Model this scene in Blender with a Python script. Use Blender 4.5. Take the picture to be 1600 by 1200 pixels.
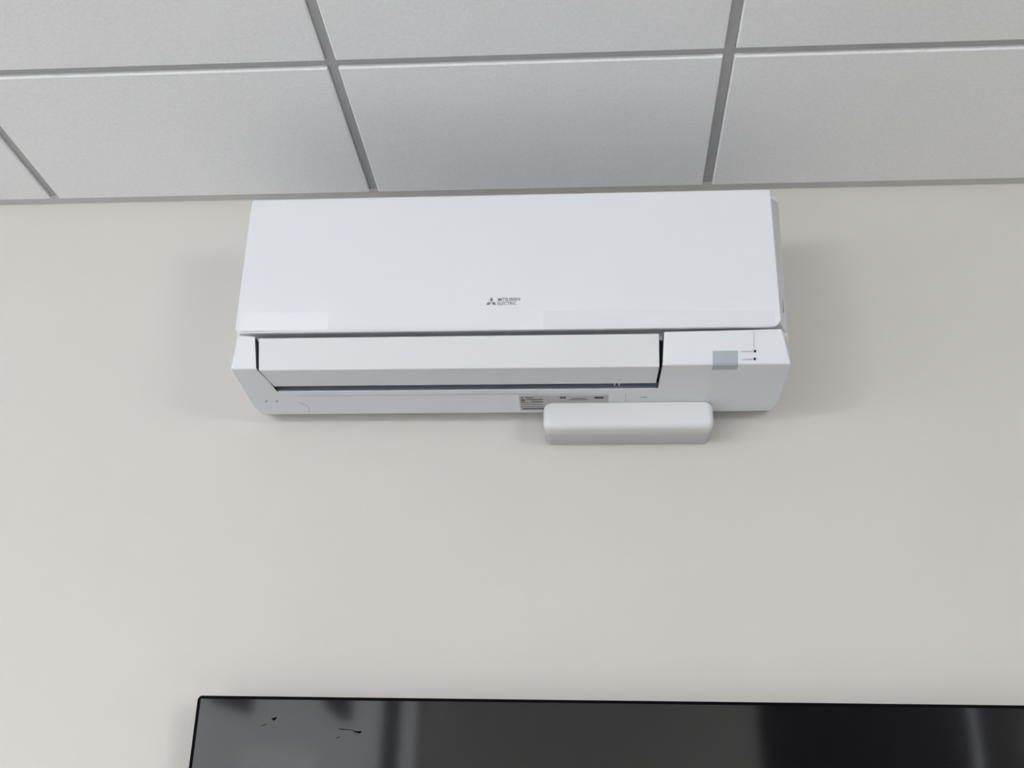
import bpy, bmesh, math, random
from mathutils import Vector, Matrix
random.seed(4)
for o in list(bpy.data.objects): bpy.data.objects.remove(o)
S = bpy.context.scene
C = S.collection
H = 2.70                                   # ceiling grid height

# ------------------------------------------------------------------ camera
def cam_matrix(loc, pitch, yaw, roll):
    f = Vector((-math.sin(yaw)*math.cos(pitch), math.cos(yaw)*math.cos(pitch), math.sin(pitch)))
    r = Vector((math.cos(yaw), math.sin(yaw), 0)); u = r.cross(f)
    R = r*math.cos(roll) + u*math.sin(roll); U = u*math.cos(roll) - r*math.sin(roll)
    return Matrix(((R.x, U.x, -f.x, loc[0]), (R.y, U.y, -f.y, loc[1]), (R.z, U.z, -f.z, loc[2]), (0, 0, 0, 1)))
cd = bpy.data.cameras.new('camera'); cam = bpy.data.objects.new('camera', cd); C.objects.link(cam)
cd.sensor_width = 36; cd.lens = 1700.93/1600*36; cd.clip_start = .02
cam.matrix_world = cam_matrix((0.1350, -1.7105, H-1.1174), .40370, .07739, .02178)
S.camera = cam

# ------------------------------------------------------------------ world, exposure
W = bpy.data.worlds.new('sky'); S.world = W; W.use_nodes = True
bg = W.node_tree.nodes['Background']; bg.inputs[0].default_value = (.90, .95, 1.0, 1); bg.inputs[1].default_value = 3.2
vs = S.view_settings
vs.view_transform = 'Standard'; vs.look = 'None'; vs.gamma = 1; vs.use_curve_mapping = False; vs.exposure = 0.05
ADDED_LAMP_LIGHT = 30.0                         # luminance of the added opal lamp shades

# room extents
XL, XR, YB = -3.35, 3.05, -5.5

# ------------------------------------------------------------------ materials
def mat(name, col, rough=.5, spec=.5, metal=0, bump=None, mottle=None, coat=0, coat_rough=.05, emit=None, alpha=1):
    m = bpy.data.materials.new(name); m.use_nodes = True
    nt = m.node_tree; b = nt.nodes['Principled BSDF']
    b.inputs['Base Color'].default_value = (*col, 1); b.inputs['Roughness'].default_value = rough
    b.inputs['Metallic'].default_value = metal; b.inputs['Specular IOR Level'].default_value = spec
    b.inputs['Coat Weight'].default_value = coat; b.inputs['Coat Roughness'].default_value = coat_rough
    b.inputs['Alpha'].default_value = alpha
    if emit: b.inputs['Emission Color'].default_value = (*emit[0], 1); b.inputs['Emission Strength'].default_value = emit[1]
    tc = nt.nodes.new('ShaderNodeTexCoord')
    if bump:
        n = nt.nodes.new('ShaderNodeTexNoise'); n.inputs['Scale'].default_value = bump[0]; n.inputs['Detail'].default_value = 4
        k = nt.nodes.new('ShaderNodeBump'); k.inputs['Strength'].default_value = bump[1]; k.inputs['Distance'].default_value = bump[2]
        nt.links.new(tc.outputs['Object'], n.inputs['Vector']); nt.links.new(n.outputs['Fac'], k.inputs['Height'])
        nt.links.new(k.outputs['Normal'], b.inputs['Normal'])
    if mottle:
        n = nt.nodes.new('ShaderNodeTexNoise'); n.inputs['Scale'].default_value = mottle[0]; n.inputs['Detail'].default_value = 3
        r = nt.nodes.new('ShaderNodeValToRGB')
        r.color_ramp.elements[0].position = .35; r.color_ramp.elements[1].position = .65
        r.color_ramp.elements[0].color = (*[c*(1-mottle[1]) for c in col], 1)
        r.color_ramp.elements[1].color = (*[min(1, c*(1+mottle[1])) for c in col], 1)
        nt.links.new(tc.outputs['Object'], n.inputs['Vector']); nt.links.new(n.outputs['Fac'], r.inputs['Fac'])
        nt.links.new(r.outputs['Color'], b.inputs['Base Color'])
    return m
M = {}
M['wall'] = mat('cream_wall_paint', (.660, .640, .606), .75, .25, bump=(260, .10, .001), mottle=(2.2, .012))
M['wall2'] = mat('white_room_paint', (.80, .795, .78), .8, .25, bump=(200, .1, .001))
M['wall3'] = mat('grey_room_paint', (.17, .17, .17), .8, .25, bump=(200, .1, .001))
M['navy'] = mat('dark_navy_paint', (.010, .013, .022), .7, .2, bump=(200, .1, .001))
M['floor'] = mat('pale_vinyl_floor', (.37, .365, .36), .55, .3, bump=(60, .1, .001), mottle=(9, .05))
M['tile'] = mat('ceiling_tile_board', (.875, .880, .895), .95, .1, bump=(420, .35, .0012), mottle=(170, .022))
M['tee'] = mat('grey_enamelled_tee', (.47, .47, .48), .5, .3, mottle=(30, .02))
M['angle'] = mat('grey_wall_angle', (.60, .595, .59), .5, .3, mottle=(30, .02))
M['plenum'] = mat('plenum_board', (.3, .3, .3), .9, .1, bump=(30, .2, .002))
M['ac'] = mat('cool_white_abs', (.790, .818, .870), .42, .35, bump=(900, .03, .0003))
M['acp'] = mat('cool_white_panel', (.770, .800, .855), .30, .40, bump=(700, .02, .0003))
M['vane'] = mat('cool_white_vane', (.735, .755, .795), .36, .35, bump=(900, .03, .0003))
M['duct'] = mat('blue_grey_duct_shade', (.05, .06, .085), .6, .25, bump=(500, .05, .0005))  # shade of the outlet gaps darkened into the colour
M['duct_lip'] = mat('blue_grey_duct_lit', (.50, .56, .68), .5, .3, bump=(500, .05, .0005))  # paler copy: light on the slot's lower wall put into the colour
M['film'] = mat('film_window_sheen', (.84, .87, .92), .16, .5, bump=(14, .10, .003))  # base colour lightened to paint a window reflection on the film
M['film2'] = mat('dull_film', (.76, .79, .84), .26, .5, bump=(14, .10, .003))
M['ink'] = mat('grey_logo_ink', (.20, .21, .22), .5, .3, mottle=(400, .05))
M['ink2'] = mat('pale_grey_ink', (.36, .37, .41), .5, .3, mottle=(400, .05))
M['black'] = mat('black_plastic', (.006, .006, .008), .35, .4, bump=(600, .05, .0005))
M['recv'] = mat('smoky_receiver_plastic', (.42, .48, .53), .25, .5, bump=(300, .02, .0003))
M['label'] = mat('silver_rating_label', (.50, .50, .50), .4, .4, mottle=(60, .04))
M['print'] = mat('dark_label_print', (.05, .05, .055), .6, .2, mottle=(300, .1))
M['print2'] = mat('mid_label_print', (.20, .20, .20), .6, .2, mottle=(300, .1))
M['box'] = mat('white_gloss_abs', (.745, .762, .790), .26, .45, bump=(900, .02, .0003))
M['seam'] = mat('shadow_gap_plastic', (.30, .30, .33), .6, .2, mottle=(300, .05))
M['bezel'] = mat('black_tv_bezel', (.003, .003, .004), .5, .03, bump=(500, .03, .0003))
M['screen'] = mat('dark_matte_screen', (.004, .004, .0045), .22, .05, coat=.9, coat_rough=.06, bump=(900, .01, .0002))
M['scuff'] = mat('dark_scuff', (.004, .004, .005), .9, .05, mottle=(300, .1))
M['frame'] = mat('brown_window_frame', (.050, .036, .024), .5, .3, mottle=(20, .1))
M['blind'] = mat('dark_blind_fabric', (.020, .019, .018), .8, .2, bump=(120, .2, .001))
M['lens'] = mat('added_lamp_opal', (.9, .9, .9), .5, .3, emit=((1.0, .985, .95), ADDED_LAMP_LIGHT), bump=(200, .02, .0005))
M['lframe'] = mat('white_enamel_frame', (.8, .8, .8), .45, .4, mottle=(30, .02))
gm = bpy.data.materials.new('window_glass'); gm.use_nodes = True
nt = gm.node_tree; nt.nodes.clear()
o_ = nt.nodes.new('ShaderNodeOutputMaterial'); mx = nt.nodes.new('ShaderNodeMixShader')
tr = nt.nodes.new('ShaderNodeBsdfTransparent'); gl = nt.nodes.new('ShaderNodeBsdfGlossy'); gl.inputs['Roughness'].default_value = .02
mx.inputs[0].default_value = .012
nt.links.new(tr.outputs[0], mx.inputs[1]); nt.links.new(gl.outputs[0], mx.inputs[2]); nt.links.new(mx.outputs[0], o_.inputs[0])
M['glass'] = gm

# ------------------------------------------------------------------ helpers
def link(name, bm, m, parent=None, smooth=False):
    me = bpy.data.meshes.new(name)
    bmesh.ops.recalc_face_normals(bm, faces=bm.faces[:])
    bm.to_mesh(me); bm.free()
    me.materials.append(M[m])
    if smooth:
        for p in me.polygons: p.use_smooth = True
    o = bpy.data.objects.new(name, me); C.objects.link(o)
    if parent:
        o.parent = parent
        o.matrix_parent_inverse = Matrix.Translation(parent.location).inverted()
    return o
def share(name, src, parent, loc):
    o = bpy.data.objects.new(name, src.data); C.objects.link(o); o.parent = parent; o.location = loc; return o
def box(bm, x0, x1, y0, y1, z0, z1):
    v = [bm.verts.new(p) for p in ((x0,y0,z0),(x1,y0,z0),(x1,y1,z0),(x0,y1,z0),(x0,y0,z1),(x1,y0,z1),(x1,y1,z1),(x0,y1,z1))]
    for f in ((3,2,1,0),(4,5,6,7),(0,1,5,4),(1,2,6,5),(2,3,7,6),(3,0,4,7)): bm.faces.new([v[i] for i in f])
    return v
def boxo(name, x0, x1, y0, y1, z0, z1, m, parent=None, bev=0, seg=3, keep=None):
    bm = bmesh.new(); box(bm, x0, x1, y0, y1, z0, z1)
    if bev:
        ed = [e for e in bm.edges if keep is None or keep(e)]
        bmesh.ops.bevel(bm, geom=ed, offset=bev, segments=seg, profile=.5, affect='EDGES')
    return link(name, bm, m, parent, smooth=False)
def prism(bm, pts, d):
    """extrude the closed 3-D outline pts by the vector d"""
    a = [bm.verts.new(p) for p in pts]; b = [bm.verts.new(Vector(p)+Vector(d)) for p in pts]
    bm.faces.new(a); bm.faces.new(b[::-1]); n = len(pts)
    for i in range(n): bm.faces.new((a[i], b[i], b[(i+1) % n], a[(i+1) % n]))
def empty(name, loc):
    o = bpy.data.objects.new(name, None); C.objects.link(o); o.location = loc; o.empty_display_size = .05; return o
def tag(o, label, cat, group=None):
    o['label'] = label; o['category'] = cat
    if group: o['group'] = group
    return o
def struct(o, label, cat):
    o['kind'] = 'structure'; return tag(o, label, cat)
def bevmod(o, w, seg=3, ang=25):
    k = o.modifiers.new('bevel', 'BEVEL'); k.width = w; k.segments = seg; k.limit_method = 'ANGLE'; k.angle_limit = math.radians(ang)
    for p in o.data.polygons: p.use_smooth = True
    k.harden_normals = True
    return o

# ------------------------------------------------------------------ room shell
struct(boxo('floor', XL-.1, XR+.1, YB-.1, .1, -.1, 0, 'floor'), 'pale vinyl floor of the room, below the picture', 'floor')
struct(boxo('wall_back', XL-.1, XR+.1, 0, .1, 0, H+.12, 'wall'), 'cream painted wall carrying the air conditioner and the television', 'wall')
LY0, LY1, LZ0, LZ1 = -3.6, -.9, .9, 2.5  # window added out of view to brighten the left side
bm = bmesh.new()
box(bm, XL-.1, XL, YB, LY0, 0, H+.12); box(bm, XL-.1, XL, LY1, 0, 0, H+.12)
box(bm, XL-.1, XL, LY0, LY1, 0, LZ0); box(bm, XL-.1, XL, LY0, LY1, LZ1, H+.12)
struct(link('wall_left', bm, 'wall2'), 'white side wall with an added window, left of the picture', 'wall')
bm = bmesh.new()
box(bm, XL-.08, XL-.02, LY0, LY0+.04, LZ0, LZ1); box(bm, XL-.08, XL-.02, LY1-.04, LY1, LZ0, LZ1)
box(bm, XL-.08, XL-.02, LY0+.04, LY1-.04, LZ0, LZ0+.04); box(bm, XL-.08, XL-.02, LY0+.04, LY1-.04, LZ1-.04, LZ1)
w3 = struct(link('added_window', bm, 'frame'), 'brown framed window added in the left side wall for light, out of the picture', 'window')
boxo('pane', XL-.053, XL-.047, LY0+.04, LY1-.04, LZ0+.04, LZ1-.04, 'glass', w3)
struct(boxo('wall_right', XR, XR+.1, YB, 0, 0, H+.12, 'wall3'), 'plain dark grey side wall right of the picture', 'wall')
# wall behind the camera: window on its left, narrow light slit in a dark painted part on its right
WX0, WX1, WZ0, WZ1 = -2.95, -.93, .85, 2.52
SX0, SX1, SZ0, SZ1 = 2.43, 2.50, .3, 2.6
bm = bmesh.new()
box(bm, XL-.1, WX0, YB-.1, YB, 0, H+.12); box(bm, WX1, 1.15, YB-.1, YB, 0, H+.12)
box(bm, WX0, WX1, YB-.1, YB, 0, WZ0); box(bm, WX0, WX1, YB-.1, YB, WZ1, H+.12)
struct(link('wall_front', bm, 'wall2'), 'white wall with the window, behind the viewer, mirrored in the television', 'wall')
bm = bmesh.new()
box(bm, 1.15, SX0, YB-.1, YB, 0, H+.12); box(bm, SX1, XR+.1, YB-.1, YB, 0, H+.12)
box(bm, SX0, SX1, YB-.1, YB, 0, SZ0); box(bm, SX0, SX1, YB-.1, YB, SZ1, H+.12)
struct(link('wall_front_dark', bm, 'navy'), 'dark navy wall part behind the viewer, mirrored in the television', 'wall')
def frame_rect(name, x0, x1, z0, z1, y0, y1, w, m, parent=None):
    bm = bmesh.new()
    box(bm, x0, x0+w, y0, y1, z0, z1); box(bm, x1-w, x1, y0, y1, z0, z1)
    box(bm, x0+w, x1-w, y0, y1, z0, z0+w); box(bm, x0+w, x1-w, y0, y1, z1-w, z1)
    return link(name, bm, m, parent)
w1 = struct(frame_rect('window_1', WX0, WX1, WZ0, WZ1, YB-.08, YB-.02, .04, 'frame'), 'brown framed window behind the viewer, mirrored in the television', 'window')
boxo('mullion', -1.19, -1.08, YB-.085, YB-.01, WZ0+.04, WZ1-.04, 'frame', w1)
boxo('pane', WX0+.04, -1.19, YB-.055, YB-.049, WZ0+.04, WZ1-.04, 'glass', w1)
boxo('pane', -1.08, WX1-.04, YB-.055, YB-.049, WZ0+.04, WZ1-.04, 'glass', w1)
bm = bmesh.new(); prism(bm, [(-2.33, YB-.02, WZ1-.04), (-2.03, YB-.02, WZ1-.04), (-2.03, YB-.02, 2.335), (-2.30, YB-.02, 2.405)], (0, .03, 0))
link('blind', bm, 'blind', w1)
bm = bmesh.new(); prism(bm, [(-1.60, YB-.02, WZ1-.04), (-1.39, YB-.02, WZ1-.04), (-1.38, YB-.02, 2.33), (-1.41, YB-.02, 2.295), (-1.49, YB-.02, 2.33), (-1.57, YB-.02, 2.40)], (0, .03, 0))
link('blind', bm, 'frame', w1)
w2 = struct(frame_rect('window_2', SX0, SX1, SZ0, SZ1, YB-.08, YB-.03, .008, 'frame'), 'narrow upright light slit mirrored at the right end of the television', 'window')
boxo('pane', SX0+.008, SX1-.008, YB-.055, YB-.049, SZ0+.008, SZ1-.008, 'glass', w2)

# ------------------------------------------------------------------ suspended ceiling
PITCH = .6096; TX = -.2596; TY = -.3785; TW = .0150; REV = .0065
ceil = struct(boxo('ceiling', XL-.1, XR+.1, YB-.1, .1, H+.12, H+.2, 'plenum'), 'suspended ceiling of square white tiles in a grey grid', 'ceiling')
ceil_inv = Matrix.Identity(4)
xs = [XL] + [TX+k*PITCH for k in range(-5, 6) if XL+.05 < TX+k*PITCH < XR-.05] + [XR]
ys = [0.0] + [TY-k*PITCH for k in range(0, 9) if TY-k*PITCH > YB+.05] + [YB]
AW = .0215                                  # visible leg of the wall angle
# main tees run away from the seen wall, cross tees span between them
def tee(x0, x1, y0, y1, along, name):
    bm = bmesh.new(); box(bm, x0, x1, y0, y1, H, H+.0015)
    if along == 'y': c = (x0+x1)/2; box(bm, c-.001, c+.001, y0, y1, H+.0015, H+.032)
    else: c = (y0+y1)/2; box(bm, x0, x1, c-.001, c+.001, H+.0015, H+.032)
    return link(name, bm, 'tee', ceil)
for x in xs[1:-1]: tee(x-TW/2, x+TW/2, YB+AW, -AW-.0065, 'y', 'main_tee')
for y in ys[1:-1]:
    for a, b in zip(xs[:-1], xs[1:]): tee(a+(AW if a == XL else TW/2), b-(AW if b == XR else TW/2), y-TW/2, y+TW/2, 'x', 'cross_tee')
tile_cache = {}
def ceiling_tile(x0, x1, y0, y1):
    w, d = round(x1-x0, 4), round(y1-y0, 4)
    if (w, d) not in tile_cache:
        bm = bmesh.new(); e = .0012; c = .0022
        # rim lying on the grid, face dropping below it with a softened edge
        rings = []
        for ins, z in ((-.006, .016), (-.006, .0018), (e, .0018), (e, -REV+c), (e+c, -REV)):
            rings.append([bm.verts.new(p) for p in ((ins, ins, z), (w-ins, ins, z), (w-ins, d-ins, z), (ins, d-ins, z))])
        for r, s in zip(rings[:-1], rings[1:]):
            for i in range(4): bm.faces.new((r[i], r[(i+1) % 4], s[(i+1) % 4], s[i]))
        bm.faces.new(rings[0]); bm.faces.new(rings[-1][::-1])
        o = link('tile', bm, 'tile', None); o.parent = ceil; o.location = (x0, y0, H)
        tile_cache[(w, d)] = o
    else:
        share('tile', tile_cache[(w, d)], ceil, (x0, y0, H))
def cell(ix, iy): return (xs[ix], xs[ix+1], ys[iy+1], ys[iy])
for ix in range(len(xs)-1):
    for iy in range(len(ys)-1):
        x0, x1, y0, y1 = cell(ix, iy)
        x0 += AW if ix == 0 else TW/2; x1 -= AW if ix == len(xs)-2 else TW/2
        y1 -= AW if iy == 0 else TW/2; y0 += AW if iy == len(ys)-2 else TW/2
        ceiling_tile(x0, x1, y0, y1)
bm = bmesh.new(); box(bm, XL, XR, -AW-.006, 0, H-.0025, H+.0012); box(bm, XL, XR, -.0015, 0, H+.0012, H+.02)
struct(link('trim_1', bm, 'angle'), 'thin grey wall angle along the top of the cream wall', 'trim')

# drum pendants added out of view, standing in for unseen lights right and left
def pendant(x, y, z, label):
    e = tag(empty('added_pendant', (x, y, H-REV)), label, 'lamp', 'added pendant lamps')
    def lathe(name, prof, m, n=40):
        bm = bmesh.new(); rings = [[bm.verts.new((x+r*math.cos(2*math.pi*i/n), y+r*math.sin(2*math.pi*i/n), zz)) for i in range(n)] for r, zz in prof]
        for a, b in zip(rings[:-1], rings[1:]):
            for i in range(n): bm.faces.new((a[i], a[(i+1) % n], b[(i+1) % n], b[i]))
        bm.faces.new(rings[0]); bm.faces.new(rings[-1][::-1])
        return link(name, bm, m, e, smooth=True)
    lathe('shade', [(.26, z-.14), (.285, z-.132), (.295, z-.11), (.295, z+.11), (.285, z+.132), (.26, z+.14)], 'lens')
    lathe('cap', [(.075, z+.1405), (.075, z+.150), (.02, z+.170)], 'lframe', 24)
    lathe('cord', [(.003, z+.170), (.003, H-REV-.02)], 'lframe', 8)
    lathe('canopy', [(.055, H-REV-.02), (.055, H-REV)], 'lframe', 24)
pendant(2.5, -3.4, 2.12, 'added stand-in drum pendant lamp by the grey side wall, nearer the television')
pendant(2.72, -4.15, 2.12, 'added stand-in drum pendant lamp by the grey side wall, farther from the television')
pendant(-2.3, -3.9, 2.12, 'added stand-in drum pendant lamp hanging toward the left window')

# ------------------------------------------------------------------ air conditioner
AC = empty('air_conditioner', (0.0075, 0, H-.4505))
tag(AC, 'white wall-mounted split air conditioner under the tiled ceiling', 'air conditioner')
Z = lambda z: H+z
# body: side profile in (y, z) lofted over four stations in x, with the outlet notched into the middle
XO0, XO1 = -.4215, .4365                     # full width
com_a = [(-.0, -.4372), (-.0, -.135), (-.150, -.135), (-.192, -.141), (-.201, -.157), (-.2195, -.161), (-.2195, -.380), (-.188, -.384), (-.188, -.3948)]   # back, top, front behind panel
lower = [(-.2205, -.3948), (-.2000, -.4415), (-.160, -.4445)]                                    # end pieces only
com_b = [(-.1235, -.4472), (-.0700, -.4513), (-.0420, -.4532), (-.018, -.4448)]                   # underside to the wall
notch = [(-.130, -.3948), (-.098, -.399), (-.1115, -.431)]                         # inside of the outlet
def xo(sd, y, z):
    x = XO0 if sd < 0 else XO1
    k = 0
    if y < -.2055: k = .0135
    elif z > -.14: k = .002
    if y > -.06 and z < -.44: k = .004 if sd < 0 else .008
    if y == -.018: k = .010
    return x - sd*k
def xi(sd, y, z):
    if sd < 0: return {-.2205: -.3805, -.2: -.3790, -.160: -.3700}.get(y, -.3660 if y >= -.13 else -.3805)
    return {-.2205: .2465, -.2: .2440, -.160: .2420}.get(y, .2408 if y >= -.13 else .2465)
bm = bmesh.new()
V = lambda x, p: bm.verts.new((x, p[0], Z(p[1])))
A = [[V(xo(-1, *p), p) for p in com_a], [V(-.3805, p) for p in com_a], [V(.2465, p) for p in com_a], [V(xo(1, *p), p) for p in com_a]]
B = [[V(xo(-1, *p), p) for p in com_b], [V(xi(-1, *p), p) for p in com_b], [V(xi(1, *p), p) for p in com_b], [V(xo(1, *p), p) for p in com_b]]
def V2(sd, p): return V(xo(sd, *p), (p[0], p[1]+(.0026 if p[1] > -.40 else 0)))
L = [[V2(-1, p) for p in lower], [V(xi(-1, *p), p) for p in lower], [V(xi(1, *p), p) for p in lower], [V2(1, p) for p in lower]]
N = [[V(-.3795, p) for p in notch], [V(.2450, p) for p in notch]]
def strip(a, b):
    for i in range(len(a)-1): bm.faces.new((a[i], a[i+1], b[i+1], b[i]))
for s in range(3):
    if s == 1:
        pa = A[1] + N[0] + B[1] + [A[1][0]]; pb = A[2] + N[1] + B[2] + [A[2][0]]
    else:
        pa = A[s] + L[s] + B[s] + [A[s][0]]; pb = A[s+1] + L[s+1] + B[s+1] + [A[s+1][0]]
    strip(pa, pb)
bm.faces.new(A[0] + L[0] + B[0]); bm.faces.new((A[3] + L[3] + B[3])[::-1])
bm.faces.new([A[1][-1]] + L[1] + [B[1][0]] + N[0][::-1]); bm.faces.new(([A[2][-1]] + L[2] + [B[2][0]] + N[1][::-1])[::-1])
body = link('body', bm, 'ac', AC); bevmod(body, .0026, 3, 22)
body.data.materials.append(M['duct']); body.data.materials.append(M['duct_lip'])
for p in body.data.polygons:                  # inside of the air outlet, dark blue-grey with its shade painted in
    c = p.center
    if -.378 < c.x < .244 and -.135 < c.y < -.06 and H-.425 < c.z < H-.39: p.material_index = 1
    if abs(p.normal.x) > .8 and -.39 < c.x < .26: p.material_index = 1
for p in body.data.polygons:
    if p.material_index == 0 and abs(p.normal.x) < .3 and -.37 < p.center.x < .25 and abs(p.center.z-(H-.3948)) < .001 and p.center.y > -.2: p.material_index = 1
for p in body.data.polygons:                  # lower lip of the outlet, painted in the lit duct tone
    if -.37 < p.center.x < .25 and -.1235 < p.center.y < -.11 and H-.446 < p.center.z < H-.432: p.material_index = 2

# front panel: flat plate with rounded lower corners and a softened rim
PX0, PX1, PZ0, PZ1 = -.4125, .4218, -.3918, -.1510
pts = []
def corner(cx, cz, r, a0, a1, n=6):
    for i in range(n+1):
        a = math.radians(a0+(a1-a0)*i/n); pts.append((cx+r*math.cos(a), -.2205, Z(cz+r*math.sin(a))))
corner(PX0+.010, PZ0+.010, .010, 180, 270); corner(PX1-.015, PZ0+.015, .015, 270, 360)
corner(PX1-.003, PZ1-.003, .003, 0, 90, 3); corner(PX0+.004, PZ1-.004, .004, 90, 180, 3)
bm = bmesh.new(); prism(bm, pts, (0, -.0060, 0))
panel = link('front_panel', bm, 'acp', AC); bevmod(panel, .0013, 3, 40)
PY = -.2265                                   # face of the panel

# films left on the lower rim of the panel
def film(x0, x1, z0a, z0b, z1a, z1b, m, lift=(0, 0, 0, 0)):
    bm = bmesh.new(); n = 10; rows = []
    for i in range(n+1):
        t = i/n; x = x0+(x1-x0)*t
        zb = z0a+(z0b-z0a)*t; zt = z1a+(z1b-z1a)*t
        lb = lift[0]+(lift[1]-lift[0])*t; lt = lift[2]+(lift[3]-lift[2])*t
        rows.append((bm.verts.new((x, PY-.0002-lb, Z(zb))), bm.verts.new((x, PY-.0002-lt, Z(zt)))))
    for a, b in zip(rows[:-1], rows[1:]): bm.faces.new((a[0], b[0], b[1], a[1]))
    g = bmesh.ops.extrude_face_region(bm, geom=bm.faces[:])
    for v in [e for e in g['geom'] if isinstance(e, bmesh.types.BMVert)]: v.co.y -= .00015
    return link('film', bm, m, panel)
f1 = film(-.4060, -.2660, -.3895, -.3895, -.3570, -.3575, 'film', (.0016, .0003, 0, 0)); f1['label'] = 'clear film on the lower left rim, window sheen put into its colour'
f2 = film(-.2655, .0330, -.3895, -.3900, -.3575, -.3600, 'acp', (.0006, .0003, 0, 0)); f2['label'] = 'clear film along the middle of the lower rim'
f3 = film(.0660, .4130, -.3900, -.3905, -.3610, -.3655, 'film2', (0, 0, 0, 0)); f3['label'] = 'dull clear film on the lower right rim'

# logo: three lozenges and two lines of lettering, printed on the panel
bm = bmesh.new(); lx, lz = -.0148, -.3445; k = .0078; r3 = math.sqrt(3)
for a in (90, 210, 330):
    t = math.radians(a); u = Vector((math.cos(t), 0, math.sin(t))); v = Vector((-math.sin(t), 0, math.cos(t)))
    c = Vector((lx, PY-.0001, Z(lz)))
    prism(bm, [c+u*.0004, c+u*(k*.55)+v*(k*.36), c+u*(k*1.15), c+u*(k*.55)-v*(k*.36)], (0, -.00015, 0))
link('emblem', bm, 'ink', panel)['label'] = 'grey emblem of three lozenges'
def lettering(name, txt, size, origin, xdir, zdir, m, parent, width=None, bold=0):
    cu = bpy.data.curves.new(name, 'FONT'); cu.body = txt; cu.size = size; cu.extrude = .00006; cu.offset = bold; cu.resolution_u = 3
    t = bpy.data.objects.new(name, cu); C.objects.link(t)
    dg = bpy.context.evaluated_depsgraph_get(); me = bpy.data.meshes.new_from_object(t.evaluated_get(dg))
    bpy.data.objects.remove(t); bpy.data.curves.remove(cu)
    w = max(v.co.x for v in me.vertices); sx = (width/w) if width else 1
    X = Vector(xdir).normalized(); Y = Vector(zdir).normalized(); N_ = X.cross(Y)
    for v in me.vertices: p = v.co.copy(); v.co = Vector(origin)+X*(p.x*sx)+Y*p.y+N_*(p.z+.0002)
    me.materials.clear(); me.materials.append(M[m])
    o = bpy.data.objects.new(name, me); C.objects.link(o); o.parent = parent
    o.matrix_parent_inverse = Matrix.Translation(parent.location).inverted(); return o
lettering('lettering', 'MITSUBISHI', .0074, (-.0052, PY, Z(-.3425)), (1, 0, 0), (0, 0, 1), 'ink', panel, .0348, .00012)
lettering('lettering', 'ELECTRIC', .0074, (-.0052, PY, Z(-.3493)), (1, 0, 0), (0, 0, 1), 'ink', panel, .0290, .00012)

# swing vane: two flat facets with folded end
vp = [(-.2185, -.3972), (-.2000, -.4440), (-.1430, -.4468), (-.1430, -.4430), (-.1960, -.4395), (-.2125, -.3972)]
def vx(sd, y): 
    if sd < 0: return -.3762 if y < -.17 else -.3672
    return .2405 if y < -.17 else .2382
bm = bmesh.new(); va = [bm.verts.new((vx(-1, y), y, Z(z))) for y, z in vp]; vb = [bm.verts.new((vx(1, y), y, Z(z))) for y, z in vp]
bm.faces.new(va); bm.faces.new(vb[::-1])
for i in range(6): bm.faces.new((va[i], vb[i], vb[(i+1) % 6], va[(i+1) % 6]))
vane = link('vane', bm, 'vane', AC); bevmod(vane, .0014, 3, 22)
# upright fins inside the outlet
for x in (-.33, -.25, -.17, -.09, -.01, .07, .1745, .1815):
    boxo('louver', x-.0012, x+.0012, *((-.128, -.114) if x > .17 else (-.135, -.115)), Z(-.440 if x > .17 else -.420), Z(-.400), 'ac' if x > .17 else 'duct', AC)

# lower front: receiver window, two lamps and their lettering
ux, uz = Vector((1, 0, 0)), Vector((0, -.0205, .0467)).normalized()      # along and up the sloping lower front
fn = ux.cross(uz)
def on_front(x, z): return Vector((x, -.2205+.4390*(-.3948-z), Z(z)))
n2 = Vector((0, -.077, -1)).normalized()
def on_under(x, y): return Vector((x, y, Z(-.4415-.0765*(y+.2000))))
bm = bmesh.new(); rw = []
for x in (.3200, .3575):
    rw.append([on_front(x, -.4225), on_front(x, -.4395), on_under(x, -.1985)+Vector((0, -.0004, .0001)), on_under(x, -.1850)])
va = [bm.verts.new(p+(fn*.0006 if i < 2 else n2*.0006)) for i, p in enumerate(rw[0])]; vb = [bm.verts.new(p+(fn*.0006 if i < 2 else n2*.0006)) for i, p in enumerate(rw[1])]
va2 = [bm.verts.new(p-(fn*.0012 if i < 2 else n2*.0012)) for i, p in enumerate(rw[0])]; vb2 = [bm.verts.new(p-(fn*.0012 if i < 2 else n2*.0012)) for i, p in enumerate(rw[1])]
ra, rb = va+va2[::-1], vb+vb2[::-1]
for i in range(8): bm.faces.new((ra[i], ra[(i+1) % 8], rb[(i+1) % 8], rb[i]))
bm.faces.new(ra[::-1]); bm.faces.new(rb)
link('receiver_window', bm, 'recv', AC)['label'] = 'smoky grey signal receiver window'
for x, z in ((.3828, -.4235), (.3824, -.4342)):
    bm = bmesh.new(); c = on_front(x, z)+fn*.0001
    prism(bm, [c+ux*a+uz*b for a, b in ((-.0016, -.0019), (.0016, -.0019), (.0016, .0019), (-.0016, .0019))], fn*.0006)
    link('indicator_lamp', bm, 'black', AC)['label'] = 'tiny black indicator lamp'
lettering('lettering', 'OPERATING', .0034, on_front(.3613, -.4248)+fn*.0002, ux, uz, 'ink2', AC, .0185)
lettering('lettering', 'STANDBY', .0034, on_front(.3628, -.4357)+fn*.0002, ux, uz, 'ink2', AC, .0168)
bm = bmesh.new(); a = on_front(.3812, -.3980); b = on_front(.3812, -.4205)
prism(bm, [a+fn*.0002, b+fn*.0002, b+ux*.0004+fn*.0002, a+ux*.0004+fn*.0002], fn*.0002); link('film_edge', bm, 'ink2', AC)

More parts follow.
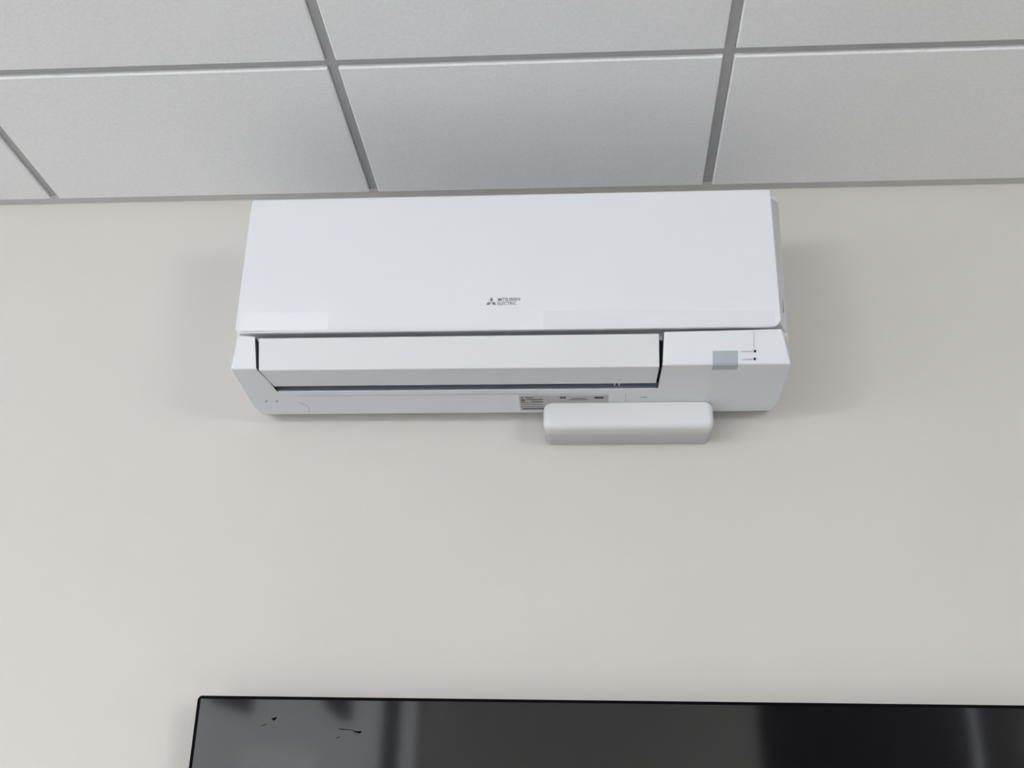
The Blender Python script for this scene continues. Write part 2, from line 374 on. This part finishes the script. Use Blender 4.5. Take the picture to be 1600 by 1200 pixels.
# underside: rating label, seams and screw covers
def under_patch(name, x0, x1, y0, y1, m, parent, h=.0003, lift=.0002):
    bm = bmesh.new()
    prism(bm, [on_under(x0, y0)+n2*lift, on_under(x1, y0)+n2*lift, on_under(x1, y1)+n2*lift, on_under(x0, y1)+n2*lift], n2*h)
    return link(name, bm, m, parent)
lab = under_patch('rating_label', .0215, .1650, -.1020, -.0500, 'label', AC); lab['label'] = 'silver rating label with small print'
def pr(x0, x1, y0, y1, m='print'): under_patch('print', x0, x1, y0, y1, m, lab, .0001, .0006)
pr(.0255, .0285, -.0975, -.0945); pr(.0320, .0440, -.0975, -.0950)
pr(.0330, .0600, -.0910, -.0885, 'print'); pr(.0250, .0310, -.0915, -.0820, 'print2')
pr(.0250, .0380, -.0800, -.0775, 'print2'); pr(.0400, .0600, -.0840, -.0790, 'print2'); pr(.0250, .0600, -.0735, -.0712, 'print2'); pr(.0250, .0600, -.0655, -.0632, 'print2')
pr(.0250, .0620, -.0580, -.0548, 'print'); pr(.0240, .0247, -.0960, -.0560, 'print2')
for cx in (.0895, .0945):
    bm = bmesh.new(); prism(bm, [on_under(cx+.0026*math.cos(i*math.pi/5), -.0955+.0032*math.sin(i*math.pi/5))+n2*.0006 for i in range(10)], n2*.0001)
    link('print', bm, 'print', lab)
pr(.1050, .1290, -.0935, -.0905, 'print2'); pr(.1000, .1330, -.0885, -.0865, 'print2'); pr(.1425, .1570, -.0975, -.0915, 'print')
under_patch('seam', .1918, .1924, -.1080, -.0750, 'seam', AC, .0001, .0002)
under_patch('ridge', -.34, .1650, -.1085, -.1080, 'seam', AC, .0001, .0002)
for x, w in ((.2158, .0018), (.2186, .0020), (.2215, .0050)): under_patch('moulded_mark', x, x+w, -.0955, -.0930, 'seam', AC, .0002, .0002)
def arc(cx, cy, r, a0, a1, wd, name):
    bm = bmesh.new(); n = 8; q = []
    for i in range(n+1):
        t = math.radians(a0+(a1-a0)*i/n); q.append((cx+(r+wd/2)*math.cos(t), cy+(r+wd/2)*math.sin(t)))
    for i in range(n, -1, -1):
        t = math.radians(a0+(a1-a0)*i/n); q.append((cx+(r-wd/2)*math.cos(t), cy+(r-wd/2)*math.sin(t)))
    prism(bm, [on_under(*p)+n2*.0002 for p in q], n2*.0002); return link(name, bm, 'seam', AC)
arc(-.3900, -.0860, .0060, 185, 262, .0016, 'screw_cover_edge'); arc(-.3725, -.0860, .0060, 185, 262, .0018, 'screw_cover_edge')
arc(-.3530, -.0640, .0240, -60, 35, .0006, 'screw_cover_edge')
# catch notch on the right flank, its shade drawn as a dark strip
boxo('side_notch_shade', XO1-.0068, XO1-.0055, -.2058, -.2035, Z(-.358), Z(-.336), 'seam', AC)

# ------------------------------------------------------------------ small box below the unit
BX = empty('equipment_box', (.196, 0, H-.4955))
tag(BX, 'small white rounded plastic box on the wall, tucked under the air conditioner', 'box')
def round_rect(x0, x1, z0, z1, r, y, n=6):
    q = []
    for cx, cz, a0 in ((x0+r, z0+r, 180), (x1-r, z0+r, 270), (x1-r, z1-r, 0), (x0+r, z1-r, 90)):
        for i in range(n+1):
            a = math.radians(a0+90*i/n); q.append((cx+r*math.cos(a), y, cz+r*math.sin(a)))
    return q
bm = bmesh.new(); rings = []
for ins, y in ((0, -.003), (0, -.0700), (.0008, -.0735), (.0027, -.0765), (.0055, -.0787), (.0090, -.0795)):
    rings.append([bm.verts.new(p) for p in round_rect(.0600+ins, .3320-ins, Z(-.4960)+ins, Z(-.4498)-ins*.45, .0120-ins*.35, y)])
for r, q in zip(rings[:-1], rings[1:]):
    m_ = len(r)
    for i in range(m_): bm.faces.new((r[i], r[(i+1) % m_], q[(i+1) % m_], q[i]))
bm.faces.new(rings[0]); bm.faces.new(rings[-1][::-1])
cov = link('cover', bm, 'box', BX, smooth=True)
cov.data.polygons[len(cov.data.polygons)-1].use_smooth = False
bm = bmesh.new(); prism(bm, round_rect(.0612, .3308, Z(-.4948), Z(-.4520), .0112, -.003), (0, .003, 0))
link('back_plate', bm, 'seam', BX)

# ------------------------------------------------------------------ television
TX0, TX1, TZ1, TZ0 = -.4525, .9900, -.9158, -1.7430
TV = empty('television', ((TX0+TX1)/2, 0, Z(TZ0)))
tag(TV, 'black flat television with a thin bezel, low on the cream wall', 'television')
yk = lambda e: all(True for v in e.verts)
bm = bmesh.new(); box(bm, TX0, TX1, -.066, -.044, Z(TZ0), Z(TZ1))
bmesh.ops.bevel(bm, geom=[e for e in bm.edges if abs(e.verts[0].co.y-e.verts[1].co.y) > .01], offset=.005, segments=5, profile=.5, affect='EDGES')
bez = link('bezel', bm, 'bezel', TV)
# hollow: the screen sits proud by a hair inside the rim lip
bm = bmesh.new()
for (x0, x1, z0, z1) in ((TX0, TX0+.0042, TZ0, TZ1), (TX1-.0042, TX1, TZ0, TZ1), (TX0+.0042, TX1-.0042, TZ1-.0042, TZ1), (TX0+.0042, TX1-.0042, TZ0, TZ0+.012)):
    box(bm, x0+(.0 if x0 != TX0 else .0), x1, -.0682, -.066, Z(max(z0, TZ0+.004)), Z(min(z1, TZ1) - (.004 if x1-x0 < .01 else 0)))
link('rim', bm, 'bezel', TV)
scr = boxo('screen', TX0+.0044, TX1-.0044, -.0674, -.0660, Z(TZ0+.0125), Z(TZ1-.0044), 'screen', TV); scr['label'] = 'dark switched-off screen mirroring the room'
boxo('housing', TX0+.10, TX1-.10, -.046, -.020, Z(TZ0+.06), Z(TZ1-.08), 'black', TV, .006, 2)
boxo('wall_bracket', .10, .45, -.022, -.0005, Z(-1.5), Z(-1.15), 'black', TV)
def scuff(paths):
    for pth in paths:
        bm = bmesh.new()
        up = [(x, -.0674, Z(z+w/2)) for x, z, w in pth]; dn = [(x, -.0674, Z(z-w/2)) for x, z, w in pth[::-1]]
        prism(bm, up+dn, (0, -.0002, 0)); link('scuff', bm, 'scuff', scr)
scuff([[(-0.3375, -0.9470, .0008), (-0.3355, -0.9482, .0030), (-0.3335, -0.9478, .0036), (-0.3312, -0.9470, .0040), (-0.3300, -0.9455, .0006)],
       [(-0.3345, -0.9495, .0020), (-0.3330, -0.9520, .0004)],
       [(-0.3520, -0.9590, .0006), (-0.3480, -0.9565, .0013), (-0.3440, -0.9550, .0005)],
       [(-0.2365, -0.9603, .0004), (-0.2325, -0.9610, .0013), (-0.2265, -0.9613, .0013), (-0.2195, -0.9615, .0007), (-0.2145, -0.9625, .0010), (-0.2095, -0.9645, .0022), (-0.2045, -0.9650, .0034), (-0.2020, -0.9643, .0020)],
       [(-0.2145, -0.9645, .0005), (-0.2105, -0.9675, .0009), (-0.2075, -0.9690, .0003)],
       [(-0.2395, -0.9745, .0005), (-0.2360, -0.9725, .0011), (-0.2325, -0.9715, .0004)]])
